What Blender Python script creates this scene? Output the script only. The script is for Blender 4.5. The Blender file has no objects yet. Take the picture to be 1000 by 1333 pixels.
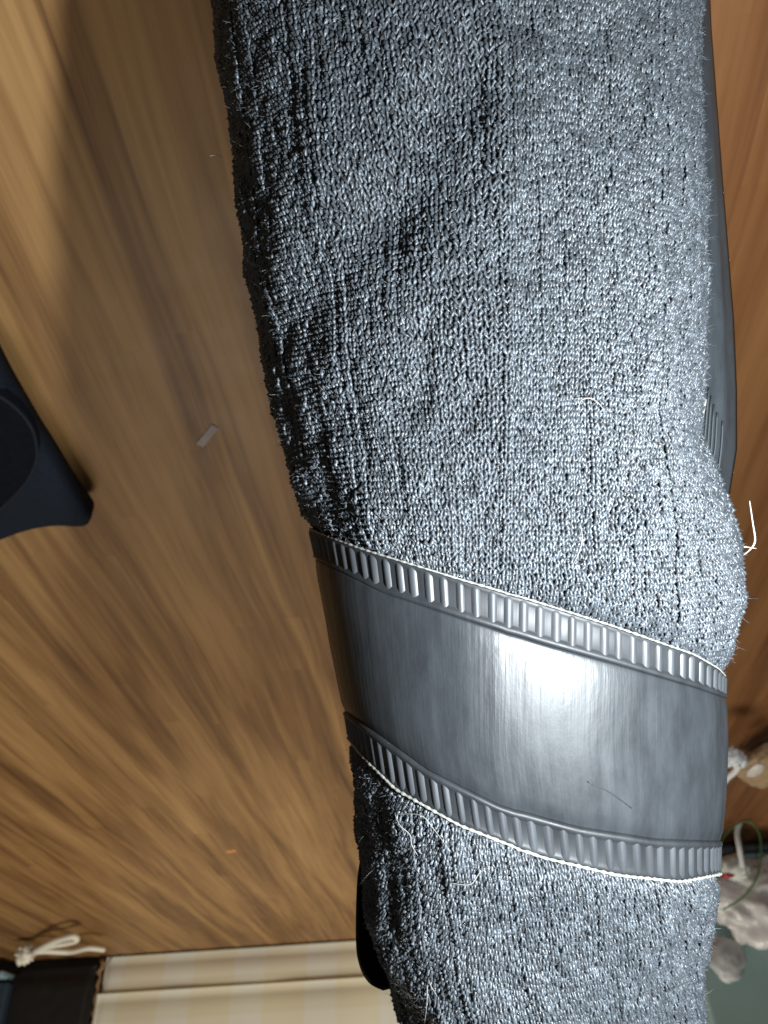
import bpy, math, random
import numpy as np
from mathutils import Matrix, Vector, noise as mnoise
rng = np.random.default_rng(7); random.seed(7)
S = bpy.context.scene; COL = S.collection

# ------------------------------------------------------------------ camera
# world: Z up, X along the wood front, Y into it (its face is y = 0), floor z = 0
d = np.array([.12, -.824, -1.]); d /= np.linalg.norm(d)
e = np.array([1., .0914, .0447]); e -= d*np.dot(e, d); e /= np.linalg.norm(e)
Zw = -d; Xw = e; Yw = np.cross(Zw, Xw)
R3 = np.array([Xw, Yw, Zw])                 # camera axes -> world axes
CAM = np.array([0., -.367, 1.94])
def W(p):                                   # camera-frame metres -> world metres
    return np.asarray(p) @ R3.T + CAM
def ray(px, py): return np.array([(px-500)/1000, -(py-666.5)/1000, -1.])
def P(px, py, D): return W(ray(px, py)*D)
def on_y(px, py, y):
    r = R3 @ ray(px, py); return CAM + r*((y-CAM[1])/r[1])
def on_z(px, py, z):
    r = R3 @ ray(px, py); return CAM + r*((z-CAM[2])/r[2])
cd = bpy.data.cameras.new('camera'); cam = bpy.data.objects.new('camera', cd); COL.objects.link(cam)
cd.sensor_fit = 'HORIZONTAL'; cd.sensor_width = 36; cd.lens = 36; cd.clip_start = .01; cd.clip_end = 60
M4 = Matrix([list(R3[i])+[CAM[i]] for i in range(3)]+[[0, 0, 0, 1]])
cam.matrix_world = M4; S.camera = cam
cd.dof.use_dof = True; cd.dof.focus_distance = .155; cd.dof.aperture_fstop = 44

# ------------------------------------------------------------------ world, lamps, exposure
wd = bpy.data.worlds.new('World'); S.world = wd; wd.use_nodes = True
bg = wd.node_tree.nodes['Background']; bg.inputs[0].default_value = (1., .93, .82, 1); bg.inputs[1].default_value = .085
def area(name, p, target, size, power, color):
    l = bpy.data.lights.new(name, 'AREA'); l.shape = 'DISK'; l.size = size; l.energy = power; l.color = color
    o = bpy.data.objects.new(name, l); COL.objects.link(o); o.location = p
    o.rotation_euler = (Vector(target)-Vector(p)).to_track_quat('-Z', 'Y').to_euler(); return o
area('phone_flash', W([.086, -.030, .0]), W([.02, .0, -.3]), .013, 2.5, (.90, .96, 1.))
area('room_lamp', (-.3, -1.25, .80), (-.2, 0, .3), .7, 13.5, (1., .94, .82))
S.view_settings.view_transform = 'Standard'; S.view_settings.look = 'None'
S.view_settings.exposure = 0; S.view_settings.gamma = 1
S.render.engine = 'CYCLES'

# ------------------------------------------------------------------ materials
def mat(name):
    m = bpy.data.materials.new(name); m.use_nodes = True
    nt = m.node_tree; return m, nt, nt.nodes['Principled BSDF']
def N(nt, t, **kw):
    n = nt.nodes.new(t)
    for k, v in kw.items(): setattr(n, k, v)
    return n
def ramp(nt, stops):
    r = N(nt, 'ShaderNodeValToRGB'); el = r.color_ramp.elements
    while len(el) < len(stops): el.new(.5)
    for k, (p, c) in enumerate(stops): el[k].position = p; el[k].color = (*c, 1)
    return r
def mapped(nt, scale, coord='Object', rot=(0, 0, 0)):
    tc = N(nt, 'ShaderNodeTexCoord'); mp = N(nt, 'ShaderNodeMapping')
    mp.inputs['Scale'].default_value = scale; mp.inputs['Rotation'].default_value = rot
    nt.links.new(tc.outputs[coord], mp.inputs[0]); return mp
def noise(nt, vec, scale, detail=4, rough=.55, dist=0):
    n = N(nt, 'ShaderNodeTexNoise'); n.inputs['Scale'].default_value = scale; n.inputs['Detail'].default_value = detail
    n.inputs['Roughness'].default_value = rough; n.inputs['Distortion'].default_value = dist
    nt.links.new(vec, n.inputs['Vector']); return n
def bump(nt, h, strength, dist, bsdf):
    b = N(nt, 'ShaderNodeBump'); b.inputs['Strength'].default_value = strength; b.inputs['Distance'].default_value = dist
    nt.links.new(h, b.inputs['Height']); nt.links.new(b.outputs[0], bsdf.inputs['Normal']); return b
def simple(name, col, rough=.6, var=.18, scale=60, bmp=.15, dist=.0006, spec=.4):
    m, nt, b = mat(name); mp = mapped(nt, (1, 1, 1))
    n = noise(nt, mp.outputs[0], scale)
    r = ramp(nt, [(.25, tuple(c*(1-var) for c in col)), (.75, tuple(min(1, c*(1+var)) for c in col))])
    nt.links.new(n.outputs[0], r.inputs[0]); nt.links.new(r.outputs[0], b.inputs['Base Color'])
    b.inputs['Roughness'].default_value = rough; b.inputs['Specular IOR Level'].default_value = spec
    bump(nt, n.outputs[0], bmp, dist, b); return m

def wood(name, dark, mid, light, seed):
    m, nt, b = mat(name); L = nt.links
    tc = N(nt, 'ShaderNodeTexCoord'); sep = N(nt, 'ShaderNodeSeparateXYZ'); L.new(tc.outputs['Object'], sep.inputs[0])
    def math_(op, a, c=None):
        n = N(nt, 'ShaderNodeMath', operation=op)
        for k, v in ((0, a), (1, c)):
            if v is None: continue
            if isinstance(v, (int, float)): n.inputs[k].default_value = v
            else: L.new(v, n.inputs[k])
        return n.outputs[0]
    wob = noise(nt, mapped(nt, (3, 1, 1.4)).outputs[0], 1.5, 2)
    xs = math_('ADD', sep.outputs[0], math_('MULTIPLY', math_('SUBTRACT', wob.outputs[0], .5), .028))
    # printed staves, narrow strips of slightly different tone with square ends
    col = math_('FLOOR', math_('MULTIPLY', xs, 46.))
    wn0 = N(nt, 'ShaderNodeTexWhiteNoise', noise_dimensions='1D'); L.new(math_('ADD', col, seed), wn0.inputs['W'])
    row = math_('FLOOR', math_('ADD', math_('MULTIPLY', sep.outputs[2], 3.2), math_('MULTIPLY', wn0.outputs[0], 9.)))
    cv = N(nt, 'ShaderNodeCombineXYZ'); L.new(col, cv.inputs[0]); L.new(row, cv.inputs[1])
    wn = N(nt, 'ShaderNodeTexWhiteNoise', noise_dimensions='2D'); L.new(cv.outputs[0], wn.inputs['Vector'])
    def gv(sx, sz, off):
        c = N(nt, 'ShaderNodeCombineXYZ'); L.new(math_('MULTIPLY', xs, sx), c.inputs[0])
        L.new(math_('MULTIPLY', sep.outputs[2], sz), c.inputs[2]); L.new(math_('ADD', math_('MULTIPLY', wn.outputs[0], .22), off), c.inputs[1]); return c.outputs[0]
    broad = noise(nt, gv(30, 1.7, seed), 1., 3, .5, .8)
    mid_n = noise(nt, gv(150, 5., seed+3), 1., 4, .6, .4)
    fine = noise(nt, gv(700, 24., seed+8), 1., 3, .6)
    v = math_('ADD', math_('ADD', math_('MULTIPLY', broad.outputs[0], .54), math_('MULTIPLY', mid_n.outputs[0], .33)),
              math_('ADD', math_('MULTIPLY', fine.outputs[0], .07), math_('ADD', math_('MULTIPLY', wn.outputs[0], .034), .048)))
    r = ramp(nt, [(.37, dark), (.49, mid), (.57, tuple((a+c)/2 for a, c in zip(mid, light))), (.665, light)])
    L.new(v, r.inputs[0]); L.new(r.outputs[0], b.inputs['Base Color'])
    rr = noise(nt, mapped(nt, (9, 9, 9)).outputs[0], 4, 5)
    L.new(math_('ADD', math_('MULTIPLY', rr.outputs[0], .18), .40), b.inputs['Roughness'])
    b.inputs['Specular IOR Level'].default_value = .3
    bump(nt, math_('ADD', fine.outputs[0], mid_n.outputs[0]), .10, .0004, b)
    return m
M_wood = wood('wood_light', (.085, .037, .012), (.205, .102, .035), (.37, .210, .080), 2.)
M_wood2 = wood('wood_red_shaded', (.09, .033, .011), (.175, .072, .025), (.25, .115, .042), 11.)  # redder wood, with shade on this side also darkened into its colour

def yarn(name, col, rough, sheen, spec):
    m, nt, b = mat(name); mp = mapped(nt, (1, 1, 1))
    n = noise(nt, mp.outputs[0], 2100, 1)
    n2 = noise(nt, mp.outputs[0], 420, 3)
    mx = N(nt, 'ShaderNodeMath', operation='MULTIPLY'); nt.links.new(n.outputs[0], mx.inputs[0]); nt.links.new(n2.outputs[0], mx.inputs[1])
    r = ramp(nt, [(.08, tuple(c*.35 for c in col)), (.28, col), (.45, tuple(c*2.6 for c in col))])
    nt.links.new(mx.outputs[0], r.inputs[0]); nt.links.new(r.outputs[0], b.inputs['Base Color'])
    b.inputs['Roughness'].default_value = rough; b.inputs['Specular IOR Level'].default_value = spec
    b.inputs['Sheen Weight'].default_value = sheen; b.inputs['Sheen Roughness'].default_value = .4
    bump(nt, n.outputs[0], .5, .00025, b); return m
M_yarn = yarn('yarn_black', (.040, .047, .054), .44, .0, .48)
M_under = simple('sock_inside_black', (.012, .013, .015), .8, .2, 300)
M_fuzz = yarn('fuzz_grey', (.09, .10, .11), .4, .2, .6)

def strapmat(name, col, r0, r1, b_str):
    m, nt, b = mat(name); L = nt.links
    at = N(nt, 'ShaderNodeAttribute', attribute_name='st'); mp = N(nt, 'ShaderNodeMapping'); L.new(at.outputs['Vector'], mp.inputs[0])
    mp.inputs['Scale'].default_value = (460, 18, 1)
    st = noise(nt, mp.outputs[0], 1., 3, .6)
    mp2 = N(nt, 'ShaderNodeMapping'); L.new(at.outputs['Vector'], mp2.inputs[0]); mp2.inputs['Scale'].default_value = (170, 60, 1)
    cl = noise(nt, mp2.outputs[0], 1., 5, .65)
    r = ramp(nt, [(.3, tuple(c*.75 for c in col)), (.7, tuple(c*1.35 for c in col))]); L.new(cl.outputs[0], r.inputs[0]); L.new(r.outputs[0], b.inputs['Base Color'])
    ad = N(nt, 'ShaderNodeMath', operation='ADD'); L.new(st.outputs[0], ad.inputs[0]); L.new(cl.outputs[0], ad.inputs[1])
    mr = N(nt, 'ShaderNodeMapRange'); mr.inputs[1].default_value = .7; mr.inputs[2].default_value = 1.3; mr.inputs[3].default_value = r0; mr.inputs[4].default_value = r1
    L.new(ad.outputs[0], mr.inputs[0]); L.new(mr.outputs[0], b.inputs['Roughness'])
    b.inputs['Specular IOR Level'].default_value = .36
    bump(nt, ad.outputs[0], b_str, .0005, b); return m
M_strap = strapmat('strap_satin', (.018, .0205, .023), .33, .48, .24)
M_rib = strapmat('strap_rib', (.032, .035, .039), .40, .52, .12)
M_ground = strapmat('strap_rib_ground_shaded', (.014, .016, .018), .46, .60, .12)  # shade in the gaps between ribs painted as a darker ground colour
M_tail = strapmat('strap_tail', (.024, .029, .033), .42, .56, .12)
M_blk = simple('strap_tail_black', (.003, .003, .003), .8, .2, 300, .1, .0006, .1)
M_edge = simple('edge_cord_cream', (.20, .20, .18), .7, .3, 900, .5)
M_scr = simple('scratch_dark', (.012, .012, .013), .6)
M_lint = simple('lint_white', (.45, .43, .39), .6)
M_lint2 = simple('lint_grey', (.20, .20, .185), .6)

# ------------------------------------------------------------------ object helpers
def tag(o, label=None, cat=None, group=None, kind=None):
    for k, v in (('label', label), ('category', cat), ('group', group), ('kind', kind)):
        if v: o[k] = v
    return o
def empty(name, loc, label, cat, group=None):
    o = bpy.data.objects.new(name, None); o.empty_display_size = .01; COL.objects.link(o); o.location = [float(x) for x in loc]
    return tag(o, label, cat, group)
def mesh(name, verts, faces, m, parent=None, smooth=True, st=None, origin=None):
    """verts in world metres; the object sits at its parent's origin (or at `origin`)"""
    verts = np.asarray(verts, dtype=np.float64)
    root = parent
    o0 = np.zeros(3)
    q = parent
    while q is not None: o0 = o0 + np.array(q.location); q = q.parent
    loc = np.zeros(3)
    if parent is None: loc = np.array(origin) if origin is not None else verts.mean(0); o0 = loc
    me = bpy.data.meshes.new(name); v = (verts-o0).astype(np.float32)
    if isinstance(faces, np.ndarray):
        k = faces.shape[1]; nf = len(faces)
        me.vertices.add(len(v)); me.vertices.foreach_set('co', v.ravel())
        me.loops.add(nf*k); me.loops.foreach_set('vertex_index', faces.astype(np.int32).ravel())
        me.polygons.add(nf); me.polygons.foreach_set('loop_start', np.arange(0, nf*k, k, dtype=np.int32))
        me.update(calc_edges=True); me.validate()
    else:
        me.from_pydata(v.tolist(), [], faces); me.update()
    if smooth: me.polygons.foreach_set('use_smooth', np.ones(len(me.polygons), dtype=bool))
    if st is not None:
        a = me.attributes.new('st', 'FLOAT_VECTOR', 'POINT'); a.data.foreach_set('vector', np.asarray(st, dtype=np.float32).ravel())
    me.materials.append(m)
    o = bpy.data.objects.new(name, me); COL.objects.link(o)
    if parent is None: o.location = loc.tolist()
    else: o.parent = parent
    return o
def grid_faces(nu, nv, close_u=False):
    i = np.arange(nu if close_u else nu-1); j = np.arange(nv-1)
    I, J = np.meshgrid(i, j, indexing='ij'); I2 = (I+1) % nu
    return np.stack([I*nv+J, I2*nv+J, I2*nv+J+1, I*nv+J+1], -1).reshape(-1, 4)
def tube(pts, rad, sides=8, cap=True):
    pts = np.asarray(pts, float); n = len(pts); rad = np.broadcast_to(np.asarray(rad, float), (n,))
    t = np.gradient(pts, axis=0); t /= np.linalg.norm(t, axis=1)[:, None]+1e-12
    up = np.array([.31, .52, .79]); V = []
    for k in range(n):
        a = up-t[k]*np.dot(up, t[k]); a /= np.linalg.norm(a)+1e-12; b = np.cross(t[k], a); up = a
        for s in range(sides):
            th = 2*math.pi*s/sides; V.append(pts[k]+rad[k]*(a*math.cos(th)+b*math.sin(th)))
    F = []
    for k in range(n-1):
        for s in range(sides):
            s2 = (s+1) % sides; F.append([k*sides+s, k*sides+s2, (k+1)*sides+s2, (k+1)*sides+s])
    if cap: F.append(list(range(sides))[::-1]); F.append([(n-1)*sides+s for s in range(sides)])
    return np.array(V), F
def spline(pts, n):
    pts = np.asarray(pts, float); m = len(pts); out = []
    Pd = np.vstack([2*pts[0]-pts[1], pts, 2*pts[-1]-pts[-2]])
    for u in np.linspace(0, m-1-1e-9, n):
        i = int(u); f = u-i; p0, p1, p2, p3 = Pd[i:i+4]
        out.append(.5*((2*p1)+(-p0+p2)*f+(2*p0-5*p1+4*p2-p3)*f*f+(-p0+3*p1-3*p2+p3)*f**3))
    return np.array(out)
def box_v(x0, x1, y0, y1, z0, z1):
    V = [(x, y, z) for x in (x0, x1) for y in (y0, y1) for z in (z0, z1)]
    F = [[0, 1, 3, 2], [4, 6, 7, 5], [0, 4, 5, 1], [2, 3, 7, 6], [0, 2, 6, 4], [1, 5, 7, 3]]
    return np.array(V, float), F
def bevel(o, w, seg=3):
    b = o.modifiers.new('bevel', 'BEVEL'); b.width = w; b.segments = seg; b.limit_method = 'ANGLE'; b.angle_limit = .6; return o

# ------------------------------------------------------------------ setting: wood front and floor
seam_x = on_y(690, 700, 0)[0]
wall = mesh('wood_wall', *box_v(-2.2, 2.2, .022, .06, -.01, 3.2), M_wood, None, False, origin=(0, .04, 0)); tag(wall, kind='structure')
def panel(x0, x1, m, label):
    o = mesh('panel', *box_v(x0, x1, 0, .021, .004, 3.1), m, wall, False); bevel(o, .0015, 2); o['label'] = label
panel(-2.1, seam_x-.001, M_wood, 'brown streaked wood panel behind the sock')
panel(seam_x+.001, 2.1, M_wood2, 'redder orange brown wood panel at the right, shade put into its colour')
fl = mesh('floor', [(-3, -3, 0), (3, -3, 0), (3, .02, 0), (-3, .02, 0)], [[0, 1, 2, 3]], simple('floor_dark', (.028, .020, .016), .5, .3, 14), None, False, origin=(0, 0, 0)); tag(fl, kind='structure')

# ------------------------------------------------------------------ the limb: shape shared by sock and strap (camera-frame metres)
def smooth_interp(tab):
    xs, ys = np.array(tab, float).T
    g = np.linspace(-300, 1700, 1001); v = np.interp(g, xs, ys); k = np.exp(-np.linspace(-2.5, 2.5, 31)**2/1.4); k /= k.sum()
    vp = np.concatenate([np.full(15, v[0]), v, np.full(15, v[-1])]); v = np.convolve(vp, k, 'valid')
    return lambda y: np.interp(y, g, v)
Lp = smooth_interp([(-300, 238), (0, 276), (200, 302), (400, 330), (500, 350), (600, 374), (680, 398), (800, 424), (900, 442), (1000, 458), (1100, 469), (1200, 478), (1260, 498), (1340, 528), (1500, 570)])
Rp = smooth_interp([(-300, 905), (0, 912), (200, 917), (400, 921), (500, 916), (560, 920), (600, 928), (650, 938), (750, 946), (850, 947), (900, 946), (1000, 944), (1140, 938), (1250, 926), (1340, 914), (1500, 890)])
Cx = smooth_interp([(-300, 600), (0, 605), (400, 622), (700, 624), (900, 622), (1140, 655), (1340, 722), (1500, 735)])
def Dax(y): return .194 + .02*(np.asarray(y)+.02)             # the axis comes nearer towards the lower end
NR, NL = 2.4, 2.1
GY = np.arange(-300, 1701, 20.); FL = np.full(len(GY), .95); FR = np.full(len(GY), .95)
def base(phi, y):
    """point of the limb surface: phi = 0 faces the camera, +90 deg is the right side"""
    phi, y = np.broadcast_arrays(np.asarray(phi, float), np.asarray(y, float))
    D = Dax(y); py = 666.5-y/D*1000
    wl = (Cx(py)-Lp(py))/1000; wr = (Rp(py)-Cx(py))/1000; cx = (Cx(py)-500)/1000*D
    wl = wl*np.interp(py, GY, FL); wr = wr*np.interp(py, GY, FR)
    s, c = np.sin(phi), np.cos(phi); right = s > 0; n = np.where(right, NR, NL)
    ex = np.sign(s)*np.abs(s)**(2/n); ez = np.sign(c)*np.abs(c)**(2/n)
    rx = np.where(right, wr, wl)*D; rz = .046+.05*y
    return np.stack([cx+rx*ex, y, -D+rz*ez], -1)
def bnormal(phi, y):
    a = base(phi+.004, y)-base(phi-.004, y); b = base(phi, y+.0006)-base(phi, y-.0006)
    n = np.cross(a, b); n /= np.linalg.norm(n, axis=-1, keepdims=True)+1e-12; return n
def proj(p): return 500+1000*p[..., 0]/-p[..., 2], 666.5-1000*p[..., 1]/-p[..., 2]
for _it in range(7):                                          # fit the widths so that the outline seen matches the sock's
    _a, _b = np.meshgrid(np.linspace(-2.6, 2.6, 260), np.linspace(-.22, .26, 420), indexing='ij')
    _x, _y = proj(base(_a, _b)+bnormal(_a, _b)*.0012); _k = np.round((_y+300)/20).astype(int)
    for g in range(len(GY)):
        q = _x[_k == g]
        if len(q) < 30 or not -60 < GY[g] < 1400: continue
        FL[g] *= ((Cx(GY[g])-Lp(GY[g]))/(Cx(GY[g])-q.min()))**.8; FR[g] *= ((Rp(GY[g])-Cx(GY[g]))/(q.max()-Cx(GY[g])))**.8
    for F_ in (FL, FR):
        F_[GY <= -60] = F_[13]; F_[GY >= 1400] = F_[84]
        F_[1:-1] = F_[1:-1]*.5+.25*(F_[2:]+F_[:-2])
# arc-length table, so that wales and ribs are evenly spaced round the limb
_ph = np.linspace(-math.pi, math.pi, 4001); _pp = base(_ph, np.full(4001, -.01))
_al = np.concatenate([[0], np.cumsum(np.linalg.norm(np.diff(_pp, axis=0), axis=1))]); CIRC = _al[-1]; _al -= np.interp(0, _ph, _al)
def phi_of(a): return np.interp(a, _al, _ph)                 # arc metres (at y = -.01) -> angle
def arc_of(phi): return np.interp(phi, _ph, _al)

def curve_y(tab, phi):
    """height of a line round the limb that passes through the given picture curve on the front"""
    xs, ys = np.array(tab, float).T; y = np.full(np.shape(phi), -.03)
    ph = np.clip(phi, -1.62, 1.62)
    for _ in range(40):
        p = base(ph, y); px, py = proj(p); t = np.interp(px, xs, ys)
        y = y*.5+.5*(-(t-666.5)/1000*-p[..., 2])
    k = np.array([.25, .5, .25])
    if np.ndim(y) == 1 and len(y) > 20:
        for _ in range(12): y[1:-1] = np.convolve(y, k, 'same')[1:-1]
    return y
PH = np.linspace(-math.pi, math.pi, 721)
def closed(tab):
    """front part follows the picture, the hidden back runs smoothly from one side to the other"""
    yf = curve_y(tab, PH); f0, f1 = np.interp([-1.62, 1.62], PH, yf); out = yf.copy()
    back = np.abs(PH) > 1.62; th = np.where(PH > 0, PH-1.62, PH+2*math.pi-1.62)/(2*math.pi-3.24)
    w = th*th*(3-2*th); out[back] = (f1*(1-w)+f0*w)[back]
    return lambda phi: np.interp((np.asarray(phi)+math.pi) % (2*math.pi)-math.pi, PH, out)
yA = closed([(385, 676), (420, 694), (480, 716), (600, 754), (700, 784), (800, 816), (900, 852), (930, 870), (950, 892)])      # upper edge
yB = closed([(385, 712), (425, 730), (500, 770), (600, 804), (700, 836), (800, 864), (900, 894), (950, 912)])                 # inner line of upper ribs
yC = closed([(430, 905), (450, 922), (500, 956), (560, 1000), (650, 1046), (750, 1074), (850, 1090), (950, 1094)])            # inner line of lower ribs
yD = closed([(430, 918), (447, 944), (480, 984), (520, 1024), (600, 1070), (700, 1111), (800, 1135), (880, 1144), (950, 1132)])  # lower edge

# ---- value noise on (arc, y)
_T = rng.random((256, 256))
def vn(x, y):
    xi, yi = np.floor(x).astype(int), np.floor(y).astype(int); fx, fy = x-xi, y-yi
    fx = fx*fx*(3-2*fx); fy = fy*fy*(3-2*fy); g = lambda a, b: _T[(xi+a) % 256, (yi+b) % 256]
    return (g(0, 0)*(1-fx)+g(1, 0)*fx)*(1-fy)+(g(0, 1)*(1-fx)+g(1, 1)*fx)*fy
def seg_d(px, py, a, b):
    ax, ay = a; bx, by = b; t = np.clip(((px-ax)*(bx-ax)+(py-ay)*(by-ay))/((bx-ax)**2+(by-ay)**2), 0, 1)
    return np.hypot(px-ax-t*(bx-ax), py-ay-t*(by-ay))
_q = base(PH, np.zeros(721))
def disp(phi, y):
    """puffing, folds and the squeeze under the strap, metres along the normal"""
    a = arc_of(phi); px, py = proj(base(phi, y))
    h = .0011*(vn(a*75+9, y*70+3)-.5)+.0013*(vn(a*190+40, y*150+11)-.5)
    low = np.clip((py-250)/300, 0, 1)*np.clip((640-px)/240, 0, 1)
    h += low*.0024*(vn(a*130+3, y*120+70)-.5)
    front = np.abs(phi) < 1.5
    f = -.0027*np.exp(-(seg_d(px, py, (600, 110), (500, 290))/48)**2)-.0021*np.exp(-(seg_d(px, py, (500, 290), (400, 430))/46)**2)
    f += .0016*np.exp(-(seg_d(px, py, (690, 110), (590, 420))/50)**2)+.0010*np.exp(-(seg_d(px, py, (430, 150), (390, 300))/46)**2)
    f += -.0012*np.exp(-(seg_d(px, py, (560, 420), (548, 520))/16)**2)-.0010*np.exp(-(seg_d(px, py, (640, 0), (760, 60))/34)**2)
    h += np.where(front, f, 0)
    rs = 1/(1+np.exp(-(phi-.85)/.10))*np.clip((2.4-phi)/.5, 0, 1)     # soft roll of sock over the strap on the right side
    h += rs*(.0035*np.exp(-np.abs((py-745)/112)**3)-.0016*np.exp(-((py-560)/34)**2))
    up, lo = yA(phi), yD(phi)
    du = y-up; dl = lo-y
    out = np.maximum(du, dl)                                  # > 0 outside the strap
    sq = 1/(1+np.exp(-(out-.0012)/.0011))
    return h*np.clip(out/.006, 0.15, 1)+sq*.0026-.0016
def sock(phi, y, h=0.): return base(phi, y)+bnormal(phi, y)*(disp(phi, y)+h)[..., None]

O_sock = W([.03, -.14, -.2])
SOCK = empty('knitted_sock', O_sock, 'dark grey shiny knitted sock squeezed by the ribbed strap', 'sock')
Y0, Y1 = -.160, .185
ph = np.linspace(-math.pi, math.pi, 220, endpoint=False); yy = np.linspace(Y0-.01, Y1+.01, 260)
A, B = np.meshgrid(ph, yy, indexing='ij')
body = mesh('sock_body', W(sock(A, B, -.0007).reshape(-1, 3)), grid_faces(220, 260, True), M_under, SOCK)

# ---- knit stitches: two leaning yarn legs each
wp = .00130; cp = .00108
nw = int(CIRC*.76/wp); nc = int((Y1-Y0)/cp)
ia = (np.arange(nw)-nw/2)*wp; ic = Y0+np.arange(nc)*cp
AA, CC = np.meshgrid(ia, ic, indexing='ij')
wale = rng.normal(0, .00012, (nw, 1))+.0006*(vn(AA*560+5, CC*26+9)-.5)      # whole columns sunk or proud
AA = AA+rng.normal(0, .00009, AA.shape)+.0011*(vn(AA*90, CC*60)-.5); CC = CC+rng.normal(0, .00013, CC.shape)+.0008*(vn(AA*120+60, CC*90)-.5)
Hh = wale+rng.normal(0, .00015, AA.shape)
pc = phi_of(AA); keep = ~((CC < yA(pc)-.0016) & (CC > yD(pc)+.0016))
AA, CC, Hh = AA[keep], CC[keep], Hh[keep]; ns = len(AA)
def legs(side):
    da = np.array([.06, .34, .20])*wp*side; dy = np.array([-.32, .42, 1.24])*cp; dh = np.array([-.00034, .00022, -.00034]); rr = np.array([.18, .35, .18])*wp
    a = AA[:, None]+da*rng.uniform(.65, 1.4, (ns, 1))+rng.normal(0, .00013, (ns, 1))*np.array([-1, .2, 1]); y = CC[:, None]+dy*rng.uniform(.85, 1.2, (ns, 1))
    h = Hh[:, None]+dh+rng.normal(0, .00011, (ns, 3))+rng.normal(0, .00012, (ns, 1))*np.array([-1, 0, 1])
    phi = phi_of(a); nn = bnormal(phi, y); c = base(phi, y)+nn*(disp(phi, y)+h)[..., None]
    t = np.gradient(c, axis=1); t /= np.linalg.norm(t, axis=-1, keepdims=True); b = np.cross(t, nn); b /= np.linalg.norm(b, axis=-1, keepdims=True)+1e-12; n2 = np.cross(b, t)
    th = 2*math.pi*np.arange(4)/4; rad = (rr*rng.uniform(.8, 1.2, (ns, 1)))[..., None, None]
    V = c[:, :, None, :]+rad*(b[:, :, None, :]*np.cos(th)[:, None]+n2[:, :, None, :]*np.sin(th)[:, None])
    return V.reshape(-1, 3)
V = np.concatenate([legs(-1), legs(1)]); nl = 2*ns
k, s = np.meshgrid(np.arange(2), np.arange(4), indexing='ij'); s2 = (s+1) % 4
f1 = np.stack([k*4+s, k*4+s2, (k+1)*4+s2, (k+1)*4+s], -1).reshape(1, -1, 4)
F = (f1+np.arange(nl)[:, None, None]*12).reshape(-1, 4)
tag(mesh('stitches', W(V), F, M_yarn, SOCK), kind='stuff')

# ---- short fuzz standing off the yarn
nf = 42000
a = rng.uniform(-CIRC*.40, CIRC*.40, nf); y = rng.uniform(Y0, Y1, nf); ph0 = phi_of(a)
edge = np.abs(ph0) > 1.0; ok = ~((y < yA(ph0)-.0005) & (y > yD(ph0)+.0005)); a, y, ph0 = a[ok], y[ok], ph0[ok]; nf = len(a)
p0 = sock(ph0, y, .0003); nn = bnormal(ph0, y); dirv = nn*rng.uniform(.15, 1., (nf, 1))+rng.normal(0, .6, (nf, 3)); dirv /= np.linalg.norm(dirv, axis=1)[:, None]
L_ = rng.gamma(2.2, .00034, (nf, 1)).clip(.0002, .0035); bend = rng.normal(0, .5, (nf, 3))
pts = np.stack([p0, p0+dirv*L_*.5+bend*L_*.10, p0+dirv*L_+bend*L_*.45], 1)
w3 = np.array([.00004, .000034, .00001]); th = 2*math.pi*np.arange(3)/3
t = dirv; b = np.cross(t, np.array([.3, .5, .8])); b /= np.linalg.norm(b, axis=1)[:, None]; c = np.cross(t, b)
V = pts[:, :, None, :]+w3[None, :, None, None]*(b[:, None, None, :]*np.cos(th)[:, None]+c[:, None, None, :]*np.sin(th)[:, None])
k, s = np.meshgrid(np.arange(2), np.arange(3), indexing='ij'); s2 = (s+1) % 3
f1 = np.stack([k*3+s, k*3+s2, (k+1)*3+s2, (k+1)*3+s], -1).reshape(1, -1, 4)
tag(mesh('fuzz', W(V.reshape(-1, 3)), (f1+np.arange(nf)[:, None, None]*9).reshape(-1, 4), M_fuzz, SOCK), kind='stuff')

# ------------------------------------------------------------------ the strap
STRAP = empty('ribbed_strap', W([.03, -.09, -.2]), 'wide satin dark grey strap with ribbed edges wrapped round the knitted sock', 'strap')
def ring(name, ya, yb, prof, m, parent, nphi=360, span=(-math.pi, math.pi)):
    """band between two lines round the limb; prof = list of (t across 0..1, height above the limb)"""
    cl = span[1]-span[0] > 6.2
    phs = phi_of(np.linspace(arc_of(span[0]), arc_of(span[1]), nphi, endpoint=not cl)); pr = np.array(prof); nt_ = len(pr)
    Vv = np.zeros((nphi, nt_, 3)); st = np.zeros((nphi, nt_, 3))
    for j, (t_, h_) in enumerate(pr):
        y_ = ya(phs)*(1-t_)+yb(phs)*t_; Vv[:, j] = base(phs, y_)+bnormal(phs, y_)*h_; st[:, j, 0] = arc_of(phs); st[:, j, 1] = y_
    return mesh(name, W(Vv.reshape(-1, 3)), grid_faces(nphi, nt_, cl), m, parent, st=st.reshape(-1, 3))
mm = .001
tt = np.linspace(.06, .94, 19)
prof = [(0, .4*mm), (.0, 1.0*mm), (.012, 1.2*mm), (.035, 1.25*mm)]+[(t_, (1.3+.55*math.sin(math.pi*(t_-.03)/.94)**.6)*mm) for t_ in tt]+[(.965, 1.2*mm), (.99, 1.0*mm), (1, .9*mm), (1, .4*mm)]
BAND = ring('band', yB, yC, prof, M_strap, STRAP)
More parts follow.
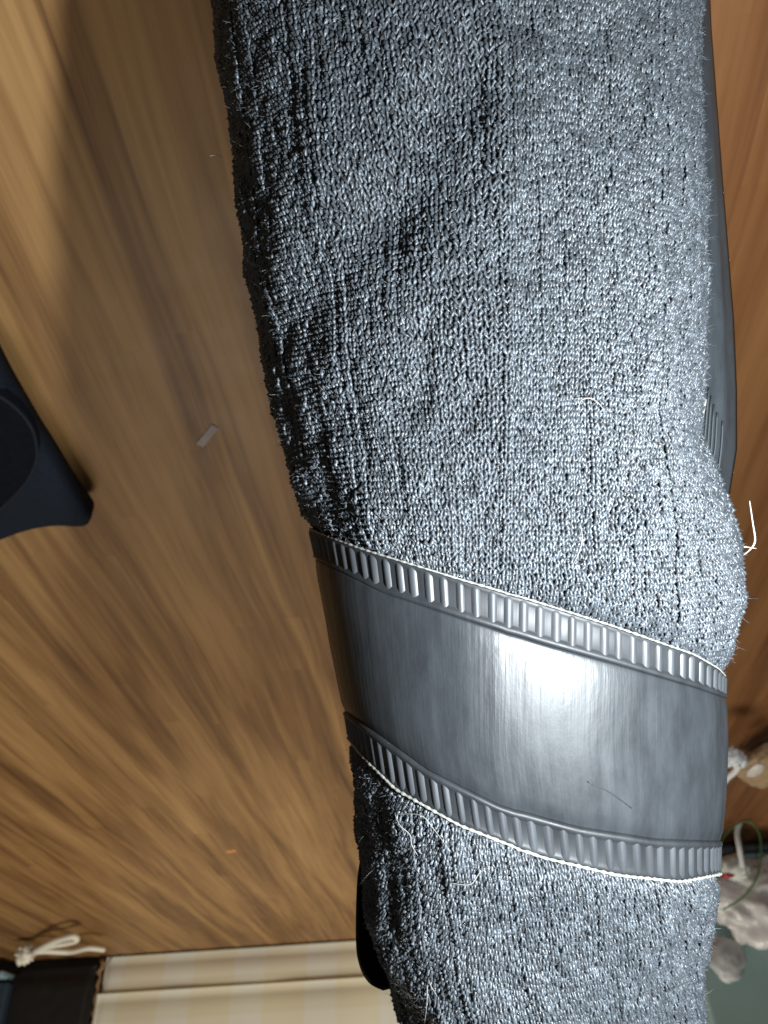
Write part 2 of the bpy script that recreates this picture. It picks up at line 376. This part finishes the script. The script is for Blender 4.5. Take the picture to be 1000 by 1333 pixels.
def ribbed(ya, yb, flip, name):
    # ground of the ribbed border with a rounded lip on the side of the band
    pr = [(0, .2*mm), (0, .9*mm), (.05, 1.15*mm), (.12, .95*mm), (.2, .85*mm), (.74, .85*mm), (.80, 1.15*mm), (.85, 1.4*mm), (.90, 1.5*mm), (.95, 1.4*mm), (.98, 1.15*mm), (1.0, .5*mm), (1.01, .2*mm)]
    r = ring(name, ya, yb, pr, M_ground, STRAP)
    pitch = .0031; n = int(CIRC*.62/pitch)
    for q in range(n):
        a0 = (q-n/2)*pitch+rng.normal(0, .00012); wid = .0023*rng.uniform(.9, 1.1)
        U = np.array([-.5, -.38, -.2, 0, .2, .38, .5])*wid; H = np.array([.6, .9, 1.2, 1.35, 1.2, .9, .6])*mm
        T = np.array([.02, .06, .14, .5, .80, .91]); HT = np.array([.6, .9, 1, 1, 1., .95])
        Vv = np.zeros((7, 6, 3)); st = np.zeros((7, 6, 3))
        for i in range(7):
            for j in range(6):
                pq = phi_of(a0+U[i]); yq = float(ya(pq)*(1-T[j])+yb(pq)*T[j]); Vv[i, j] = base(pq, yq)+bnormal(pq, yq)*(H[i]*HT[j]); st[i, j] = (a0+U[i], yq, 0)
        mesh('rib', W(Vv.reshape(-1, 3)), grid_faces(7, 6), M_rib, r, st=st.reshape(-1, 3))
    # pale cord along the outer edge
    phs = phi_of(np.linspace(-CIRC*.36, CIRC*.36, 420)); yc = ya(phs)+(.0001 if not flip else -.0001)
    hh = .0012 if flip else .0008
    cp_ = base(phs, yc)+bnormal(phs, yc)*hh
    rad = (.00030 if flip else .00022)*(1+.35*np.sin(np.arange(420)*1.9)+rng.normal(0, .12, 420))
    mesh('edge_cord', *((lambda v, f: (W(v), f))(*tube(cp_, np.abs(rad), 6))), M_edge, r)
    return r
RU = ribbed(yA, yB, False, 'ribbed_border'); RL = ribbed(yD, yC, True, 'ribbed_border')
# scuffs on the band: thin sunk lines
def scuff(pts, w, m=M_scr, name='scratch', lift=.00170):
    out = []
    for (x, y_) in pts:
        # find the band point under this picture position
        phs = np.linspace(-1.5, 1.5, 1201); best = None
        yv = np.full(1201, -.05)
        for _ in range(25):
            p = base(phs, yv)+bnormal(phs, yv)*lift; yv = -(y_-666.5)/1000*-p[:, 2]
        px, _ = proj(p); out.append(p[np.argmin(np.abs(px-x))])
    c = spline(out, 14); return mesh(name, *((lambda v, f: (W(v), f))(*tube(c, np.linspace(w, w*.5, 14), 5))), m, BAND)
scuff([(764, 1017), (788, 1028), (806, 1040), (822, 1052)], .00022)


# side tail: the strap's flat end running up behind the right side of the sock
ys = np.linspace(-.022, .19, 110); U = np.linspace(0, 1, 13)
Vv = np.zeros((13, 110, 3)); st = np.zeros((13, 110, 3))
py_ = 666.5-ys/Dax(ys)*1000
outx = np.interp(py_, [-300, 0, 200, 400, 500, 580, 640, 700, 780], [912, 924, 938, 953, 957, 957, 948, 930, 910])
inx = np.interp(py_, [-300, 0, 200, 400, 500, 560, 660, 780], [890, 897, 902, 908, 908, 900, 890, 870])
for j, yq in enumerate(ys):
    D = Dax(yq)-.006
    for i, u in enumerate(U):
        rid = .0011*math.exp(-((u-.62)/.07)**2)+.0007*math.exp(-((u-.98)/.05)**2)
        z = -(D-.002+.020*u**2.2)
        x = ((inx[j]+(outx[j]-inx[j])*min(1, u*1.06))-500)/1000*-z
        Vv[i, j] = (x+rid*.5, yq, z+rid); st[i, j] = (u*.02, yq, 0)
side = mesh('side_tail', W(Vv.reshape(-1, 3)), grid_faces(13, 110), M_tail, STRAP, st=st.reshape(-1, 3))
sm = side.modifiers.new('solid', 'SOLIDIFY'); sm.thickness = .0012; sm.offset = -1
for q in range(5):
    u = .28+q*.075
    pts = []
    for yq in np.linspace(.004, .030-.0016*q, 8):
        j = int(np.argmin(np.abs(ys-yq))); i = u*12; i0 = int(i); p = Vv[i0, j]*(1-(i-i0))+Vv[min(12, i0+1), j]*(i-i0); pts.append(p+np.array([.0002, 0, .00025]))
    mesh('rib', *((lambda v, f: (W(v), f))(*tube(spline(pts, 10), .00028, 6))), M_tail, side, st=np.zeros((60, 3)))
c = [ray(918, 520)*.176, ray(914, 540)*.176, ray(910, 562)*.176]
mesh('edge_cord', *((lambda v, f: (W(v), f))(*tube(spline(c, 10), .00045, 6))), M_edge, side)
# lower tail: smooth black end behind the lower left side of the sock
prof2 = [(476, 1100, 40), (470, 1125, 60), (466, 1160, 80), (465, 1225, 85), (469, 1255, 80), (480, 1276, 70), (500, 1287, 52)]
sp = spline(prof2, 40); Vv = np.zeros((40, 9, 3))
for i, (x, y_, w_) in enumerate(sp):
    for j, u in enumerate(np.linspace(0, 1, 9)):
        D = .192+.004*math.sin(u*3.1)-.010*u*0; Vv[i, j] = ray(x+w_*u, y_-(0 if i < 36 else 6*u*(i-36)))*(D+.012*(1-u)**3*0+.004*(u-.1)**2)
lt = mesh('lower_tail', W(Vv.reshape(-1, 3)), grid_faces(40, 9), M_blk, STRAP)
sm = lt.modifiers.new('solid', 'SOLIDIFY'); sm.thickness = .0012; sm.offset = 0
bv = lt.modifiers.new('bevel', 'BEVEL'); bv.width = .0004; bv.segments = 2; bv.limit_method = 'ANGLE'

# ------------------------------------------------------------------ lint fibres caught on the sock
def on_sock(x, y_, lift):
    phs = np.linspace(-1.5, 1.5, 601); yv = np.full(601, 0.)
    for _ in range(25):
        p = sock(phs, yv, lift); yv = -(y_-666.5)/1000*-p[:, 2]
    px, _ = proj(p); return p[np.argmin(np.abs(px-x))]
def lint(pts, w, m, label, free=None, lift=.0016):
    c = [ray(x, y_)*free if free else on_sock(x, y_, lift+.0006*(k % 2)) for k, (x, y_) in enumerate(pts)]
    w *= .72 if free is None else .85
    v, f = tube(spline(c, 22), np.concatenate([np.linspace(w*.5, w, 11), np.linspace(w, w*.35, 11)]), 6)
    tag(mesh('lint_fibre', W(v), f, m, None), label, 'fibre', 'lint fibres caught on the sock')
lint([(976, 652), (980, 680), (983, 704), (976, 716), (966, 724)], .00026, M_lint, 'bright white lint thread sticking out past the right side of the sock', .178)
lint([(956, 712), (970, 712), (985, 714)], .00016, M_lint, 'short white lint hair crossing the bright thread at the right side', .177)
lint([(752, 534), (757, 521), (767, 518), (778, 524), (788, 536)], .00017, M_lint2, 'curled pale fibre in the middle right of the upper sock')
lint([(754, 680), (758, 700), (754, 720), (744, 736)], .00015, M_lint2, 'thin curved pale fibre just above the middle of the strap')
lint([(514, 1057), (520, 1072), (534, 1085), (536, 1098), (544, 1113)], .00015, M_lint2, 'wavy pale fibre on the lower sock near its left edge')
lint([(516, 1058), (548, 1060), (566, 1080), (584, 1104)], .00014, M_lint2, 'long arched pale fibre under the lower ribbed border')
lint([(588, 1148), (612, 1150), (626, 1134), (642, 1127)], .00014, M_lint2, 'bent pale fibre a little below the lower ribbed border')
lint([(553, 1328), (556, 1300), (557, 1274), (562, 1282), (569, 1294)], .00016, M_lint2, 'hooked pale fibre at the bottom edge of the picture')
lint([(273, 203), (282, 202), (291, 206)], .00010, M_lint2, 'tiny pale hair poking out from the upper left side of the sock', .188)

# ------------------------------------------------------------------ small things on the wood
def patch(name, px, py, w, h, ang, th, m, label, cat):
    c = on_y(px, py, 0); V, F = box_v(-w/2, w/2, -th, -.0002, -h/2, h/2)
    ca, sa = math.cos(ang), math.sin(ang); V = np.stack([V[:, 0]*ca-V[:, 2]*sa, V[:, 1], V[:, 0]*sa+V[:, 2]*ca], 1)+c
    o = mesh(name, V, F, m, None, False); bevel(o, th*.4, 2); return tag(o, label, cat)
patch('adhesive_scrap', 270, 567, .0055, .022, -.75, .0006, simple('scrap_grey', (.27, .23, .22), .6), 'small grey adhesive scrap stuck on the brown wood', 'sticker')
patch('paint_fleck', 301, 1108, .016, .007, .2, .0006, simple('fleck_orange', (.80, .34, .14), .6), 'tiny orange fleck low on the brown wood', 'fleck')

# dark pouch at the left edge, hanging just off the wood
M_navy = simple('navy_cloth', (.009, .013, .020), .85, .25, 500, .5, .0004, .12); M_navy2 = simple('navy_disc', (.005, .006, .009), .9, .25, 300, .3, .0006, .05)
out = [(-60, 400), (-20, 440), (0, 476), (14, 502), (34, 536), (48, 560), (64, 584), (90, 626), (112, 658), (119, 670), (116, 679), (104, 682), (76, 681), (50, 684), (24, 691), (0, 700), (-40, 712), (-90, 700), (-110, 560)]
pc_ = np.array([on_y(x, y_, -.022) for x, y_ in spline(out, 60)]); cen = pc_.mean(0)
PO = empty('hanging_pouch', on_y(-40, 712, -.012), 'dark navy cloth corner with curved rim at the left edge', 'pouch')
Vv = []
for k_, (sc, yo) in enumerate([(1, 0), (.985, -.003), (.9, -.006), (.6, -.008), (.2, -.009)]):
    for p in pc_: Vv.append(cen+(p-cen)*sc+np.array([0, yo, 0]))
F = [[k_*60+i, k_*60+(i+1) % 60, (k_+1)*60+(i+1) % 60, (k_+1)*60+i] for k_ in range(4) for i in range(60)]+[[4*60+i for i in range(60)]]
nb = len(Vv)
for p in pc_: Vv.append(p+np.array([0, .010, 0]))
F += [[i, nb+i, nb+(i+1) % 60, (i+1) % 60] for i in range(60)]+[[nb+i for i in range(60)][::-1]]
mesh('pouch_body', Vv, F, M_navy, PO)
arc = [(-60, 500), (-10, 505), (20, 522), (42, 548), (50, 575), (48, 598), (36, 622), (14, 646), (-10, 664), (-60, 670), (-100, 590)]
ap = np.array([on_y(x, y_, -.030) for x, y_ in spline(arc, 50)]); ac = ap.mean(0); Vv = []
for sc, yo in [(1, .004), (1, -.002), (.97, -.004), (.90, -.0035), (.5, -.006), (.1, -.007)]:
    for p in ap: Vv.append(ac+(p-ac)*sc+np.array([0, yo, 0]))
F = [[k_*50+i, k_*50+(i+1) % 50, (k_+1)*50+(i+1) % 50, (k_+1)*50+i] for k_ in range(5) for i in range(50)]+[[250+i for i in range(50)]]
flap = mesh('round_flap', Vv, F, M_navy2, PO)
mesh('rim', *tube(np.array([ac+(p-ac)*.985+np.array([0, -.0035, 0]) for p in ap[:46]]), .0011, 6), simple('rim_dark', (.010, .013, .018), .7, .18, 60, .15, .0006, .15), flap)

# ------------------------------------------------------------------ things on the floor, lower left
def plaid():
    m, nt, b = mat('plaid_cloth'); L = nt.links; tc = N(nt, 'ShaderNodeTexCoord'); sep = N(nt, 'ShaderNodeSeparateXYZ'); L.new(tc.outputs['Object'], sep.inputs[0])
    def stripes(sock_, per, off):
        a1 = N(nt, 'ShaderNodeMath', operation='MULTIPLY_ADD'); L.new(sock_, a1.inputs[0]); a1.inputs[1].default_value = 1/per; a1.inputs[2].default_value = off
        fr = N(nt, 'ShaderNodeMath', operation='FRACT'); L.new(a1.outputs[0], fr.inputs[0])
        r = ramp(nt, [(0, (0, 0, 0)), (.40, (0, 0, 0)), (.45, (1, 1, 1)), (.95, (1, 1, 1))]); L.new(fr.outputs[0], r.inputs[0]); return r.outputs[0]
    sx = stripes(sep.outputs[0], .16, .42); sy = stripes(sep.outputs[1], .13, .3)
    m1 = N(nt, 'ShaderNodeMixRGB'); L.new(sx, m1.inputs[0]); m1.inputs[1].default_value = (.84, .83, .74, 1); m1.inputs[2].default_value = (.84, .79, .62, 1)
    m2 = N(nt, 'ShaderNodeMixRGB', blend_type='MULTIPLY'); m2.inputs[0].default_value = 1; L.new(m1.outputs[0], m2.inputs[1])
    m3 = N(nt, 'ShaderNodeMixRGB'); L.new(sy, m3.inputs[0]); m3.inputs[1].default_value = (1, 1, 1, 1); m3.inputs[2].default_value = (.94, .93, .88, 1); L.new(m3.outputs[0], m2.inputs[2])
    n = noise(nt, tc.outputs['Object'], 900, 2); bump(nt, n.outputs[0], .4, .0006, b)
    L.new(m2.outputs[0], b.inputs['Base Color']); b.inputs['Roughness'].default_value = .85; b.inputs['Specular IOR Level'].default_value = .15; return m
M_plaid = plaid()
xl = on_z(137, 1237, .03)[0]; xr = on_z(560, 1215, .03)[0]
BL = empty('folded_blanket', ((xl+xr)/2, -.15, 0), 'beige and cream checked blanket folded on the floor below the wood', 'blanket')
def slab(name, x0, x1, y0, y1, z0, z1, m, parent, wob=.003, nx=60, ny=24, slope=0):
    xs = np.linspace(x0, x1, nx); yv = np.linspace(y0, y1, ny); V = []; F = []
    r = .010
    def rise(x, y_):
        ex = min(x-x0, x1-x, y_-y0, y1-y_); k_ = min(1, ex/r); return math.sqrt(max(0, 1-(1-k_)**2))
    for x in xs:
        for y_ in yv:
            w = wob*mnoise.noise(Vector((x*9, y_*9, z1*30)))
            V.append((x+.5*w, y_, z0+(z1-z0+w+slope*(y_-y0))*(.35+.65*rise(x, y_))))
    nb = len(V)
    for x in xs:
        for y_ in yv: V.append((x, y_, z0))
    for i in range(nx-1):
        for j in range(ny-1):
            q = i*ny+j; F.append([q, q+ny, q+ny+1, q+1]); F.append([nb+q, nb+q+1, nb+q+ny+1, nb+q+ny])
    def sidew(idx):
        for u, v_ in zip(idx[:-1], idx[1:]): F.append([u, v_, nb+v_, nb+u])
    sidew([i*ny for i in range(nx)]); sidew([(nx-1)*ny+j for j in range(ny)]); sidew([i*ny+ny-1 for i in range(nx)][::-1]); sidew([j for j in range(ny)][::-1])
    return mesh(name, V, F, m, parent)
yf = on_z(300, 1284, .03)[1]
slab('lower_fold', xl, xr, -.55, -.004, .002, .030, M_plaid, BL)
slab('upper_fold', xl+.002, xr+.01, -.56, yf, .0305, .044, M_plaid, BL)
zs = np.linspace(-.52, -.01, 60); fr = [(xl-.004+.003*math.sin(k_*2.1)+random.uniform(-.002, .002), y_, .026) for k_, y_ in enumerate(zs)]
mesh('fringe', *tube(fr, [.004*random.uniform(.6, 1.3) for _ in zs], 6), simple('fringe_tan', (.34, .21, .10), .8, .4, 200), BL)

M_cord = simple('cord_cream', (.80, .76, .64), .8, .15, 400, .5)
def cord(name, pts, rad, m, parent=None, n=40, sides=8):
    v, f = tube(spline(pts, n), rad, sides); return mesh(name, v, f, m, parent)
bx0 = on_z(12, 1260, .06)[0]; bx1 = xl-.012
BG = empty('black_bag', ((bx0+bx1)/2, -.25, 0), 'flat black bag with a knotted cream string beside the checked blanket', 'bag')
o = slab('bag_body', bx0, bx1, -.60, -.02, .002, .050, simple('black_paper', (.012, .011, .011), .55, .3, 40, .4), BG, .004)
def oz(px, py): return on_y(px, py, -.030)
st_ = cord('string', [oz(44, 1239), oz(66, 1227), oz(84, 1221), oz(97, 1219), oz(99, 1224), oz(84, 1228), oz(62, 1232), oz(42, 1240)], .0060, M_cord, BG)
cord('string', [oz(40, 1240), oz(60, 1238), oz(90, 1239), oz(115, 1234), oz(136, 1236)], .0056, M_cord, BG)
def blob(name, c, r, m, parent=None, amp=.25, freq=1.6, seed=0, sub=4, label=None, cat=None):
    import bmesh
    bm = bmesh.new(); bmesh.ops.create_icosphere(bm, subdivisions=sub, radius=1)
    V = []
    for v in bm.verts:
        nrm = v.co.normalized(); q = nrm*freq+Vector((seed*3.1, seed*1.7, seed))
        k_ = 1+amp*(abs(mnoise.noise(q))*1.4-.35)+amp*.5*(abs(mnoise.noise(q*2.6))-.3)+amp*.06*mnoise.noise(q*7)
        V.append((c[0]+nrm.x*r[0]*k_, c[1]+nrm.y*r[1]*k_, c[2]+nrm.z*r[2]*k_))
    F = [[v.index for v in f.verts] for f in bm.faces]; bm.free()
    o = mesh(name, V, F, m, parent)
    if label: tag(o, label, cat)
    return o
blob('knot', oz(33, 1242), (.018, .018, .014), M_cord, BG, .5, 2.2, 3)

cx0 = on_z(-60, 1260, .09)[0]; cx1 = on_z(8, 1250, .09)[0]
o = mesh('blue_carton', *box_v(cx0, cx1, on_z(4, 1272, .09)[1], -.03, .0, .09), simple('carton_blue', (.28, .40, .43), .5), None, False, origin=(cx0, -.1, 0)); bevel(o, .004)
tag(o, 'sliver of a pale blue carton at the lower left edge', 'carton')
o = mesh('navy_carton', *box_v(cx0, on_z(9, 1290, .07)[0], -.6, on_z(4, 1279, .07)[1], .0, .07), simple('carton_navy', (.03, .05, .075), .5), None, False, origin=(cx0, -.3, 0)); bevel(o, .004)
tag(o, 'dark navy carton in the lower left corner of the picture', 'carton')

# ------------------------------------------------------------------ things at the lower right
zl = on_y(975, 1095, 0)[2]
tx0 = on_z(905, 1250, zl)[0]; ty0 = on_z(950, 1420, zl)[1]
TB = empty('storage_box', (tx0+.3, (ty0-.01)/2, 0), 'grey green storage box with smooth lid at the lower right', 'storage box')
M_teal = simple('lid_grey_green', (.27, .39, .37), .45, .08, 8, .05)
o = mesh('box_body', *box_v(tx0+.012, tx0+.60, ty0+.012, -.014, 0, zl-.022), M_teal, TB, False); bevel(o, .01)
o = mesh('lid', *box_v(tx0, tx0+.612, ty0, -.006, zl-.020, zl-.002), M_teal, TB, False); bevel(o, .006)
o = mesh('lid_rim', *tube([(tx0+.01, -.012, zl+.002), (tx0+.3, -.012, zl+.002), (tx0+.6, -.012, zl+.002)], .008, 10), simple('rim_grey', (.06, .065, .07), .5), TB)

def plastic():
    m, nt, b = mat('thin_plastic'); n = noise(nt, mapped(nt, (1, 1, 1)).outputs[0], 14, 2, .5, .5)
    r = ramp(nt, [(.3, (.72, .70, .68)), (.7, (.86, .84, .82))]); nt.links.new(n.outputs[0], r.inputs[0]); nt.links.new(r.outputs[0], b.inputs['Base Color'])
    b.inputs['Roughness'].default_value = .32; b.inputs['Transmission Weight'].default_value = .25; bump(nt, n.outputs[0], .5, .006, b); return m
M_pl = plastic()
pcn = on_z(985, 1172, zl+.035)
PB = empty('plastic_bag', (pcn[0], pcn[1], zl), 'crumpled pale plastic bag tied at the top, lying on the storage box', 'plastic bag')
blob('bag_body', pcn, (.078, .060, .046), M_pl, PB, .42, 1.3, 5, 5)
blob('bag_body_fold', on_z(945, 1248, zl+.02), (.026, .030, .014), simple('plastic_grey', (.42, .43, .43), .4), PB, .25, 1.5, 9, 4)
blob('gathered_neck', on_z(957, 1132, zl+.06), (.024, .022, .026), simple('tuft_white', (.58, .60, .55), .8), PB, .25, 2.2, 2, 4)
blob('red_mark', on_z(947, 1140, zl+.090), (.0095, .004, .0075), simple('mark_red', (.42, .03, .06), .5), PB, .4, 2, 7, 2)
cdz = zl+.10
tag(cord('white_cord', [on_z(1040, 1068, cdz), on_z(1000, 1058, cdz), on_z(982, 1056, cdz), on_z(967, 1064, cdz), on_z(960, 1082, cdz), on_z(963, 1106, cdz), on_z(968, 1136, cdz-.02)], .0042, simple('cord_white', (.66, .68, .66), .7), None), 'white cord looping down onto the plastic bag', 'cord')
gz = zl+.115
tag(cord('green_string', [on_z(933, 1150, gz), on_z(935, 1115, gz), on_z(941, 1092, gz), on_z(958, 1074, gz), on_z(975, 1070, gz), on_z(988, 1084, gz), on_z(991, 1112, gz), on_z(986, 1142, gz), on_z(968, 1168, gz-.01), on_z(942, 1184, gz-.02)], .00135, simple('string_green', (.07, .19, .06), .6), None, 60, 6), 'thin green string looped over the plastic bag and white cord', 'string')
tc_ = on_y(1004, 996, -.03)
TP = empty('tan_pouch', (tc_[0], -.03, zl), 'round tan pouch with a white spot at the right edge', 'pouch')
blob('pouch_body', tc_, (.036, .020, .058), simple('tan_cloth', (.34, .235, .13), .75, .2, 90), TP, .22, 1.2, 4, 5)
blob('white_spot', on_y(983, 1003, -.052), (.0085, .004, .019), simple('spot_white', (.62, .58, .52), .6), TP, .2, 1.5, 6, 3)
M_w = simple('drawstring_white', (.72, .74, .74), .75, .12, 300, .4)
cord('drawstring', [on_y(964, 993, -.05), on_y(957, 1004, -.05), on_y(947, 1013, -.048), on_y(938, 1026, -.045), on_y(930, 1045, -.04)], .0036, M_w, TP)
blob('knot', on_y(953, 986, -.05), (.0115, .010, .011), M_w, TP, .6, 3.2, 8, 4)
blob('knot', on_y(964, 990, -.05), (.008, .008, .009), M_w, TP, .4, 2, 9, 3)
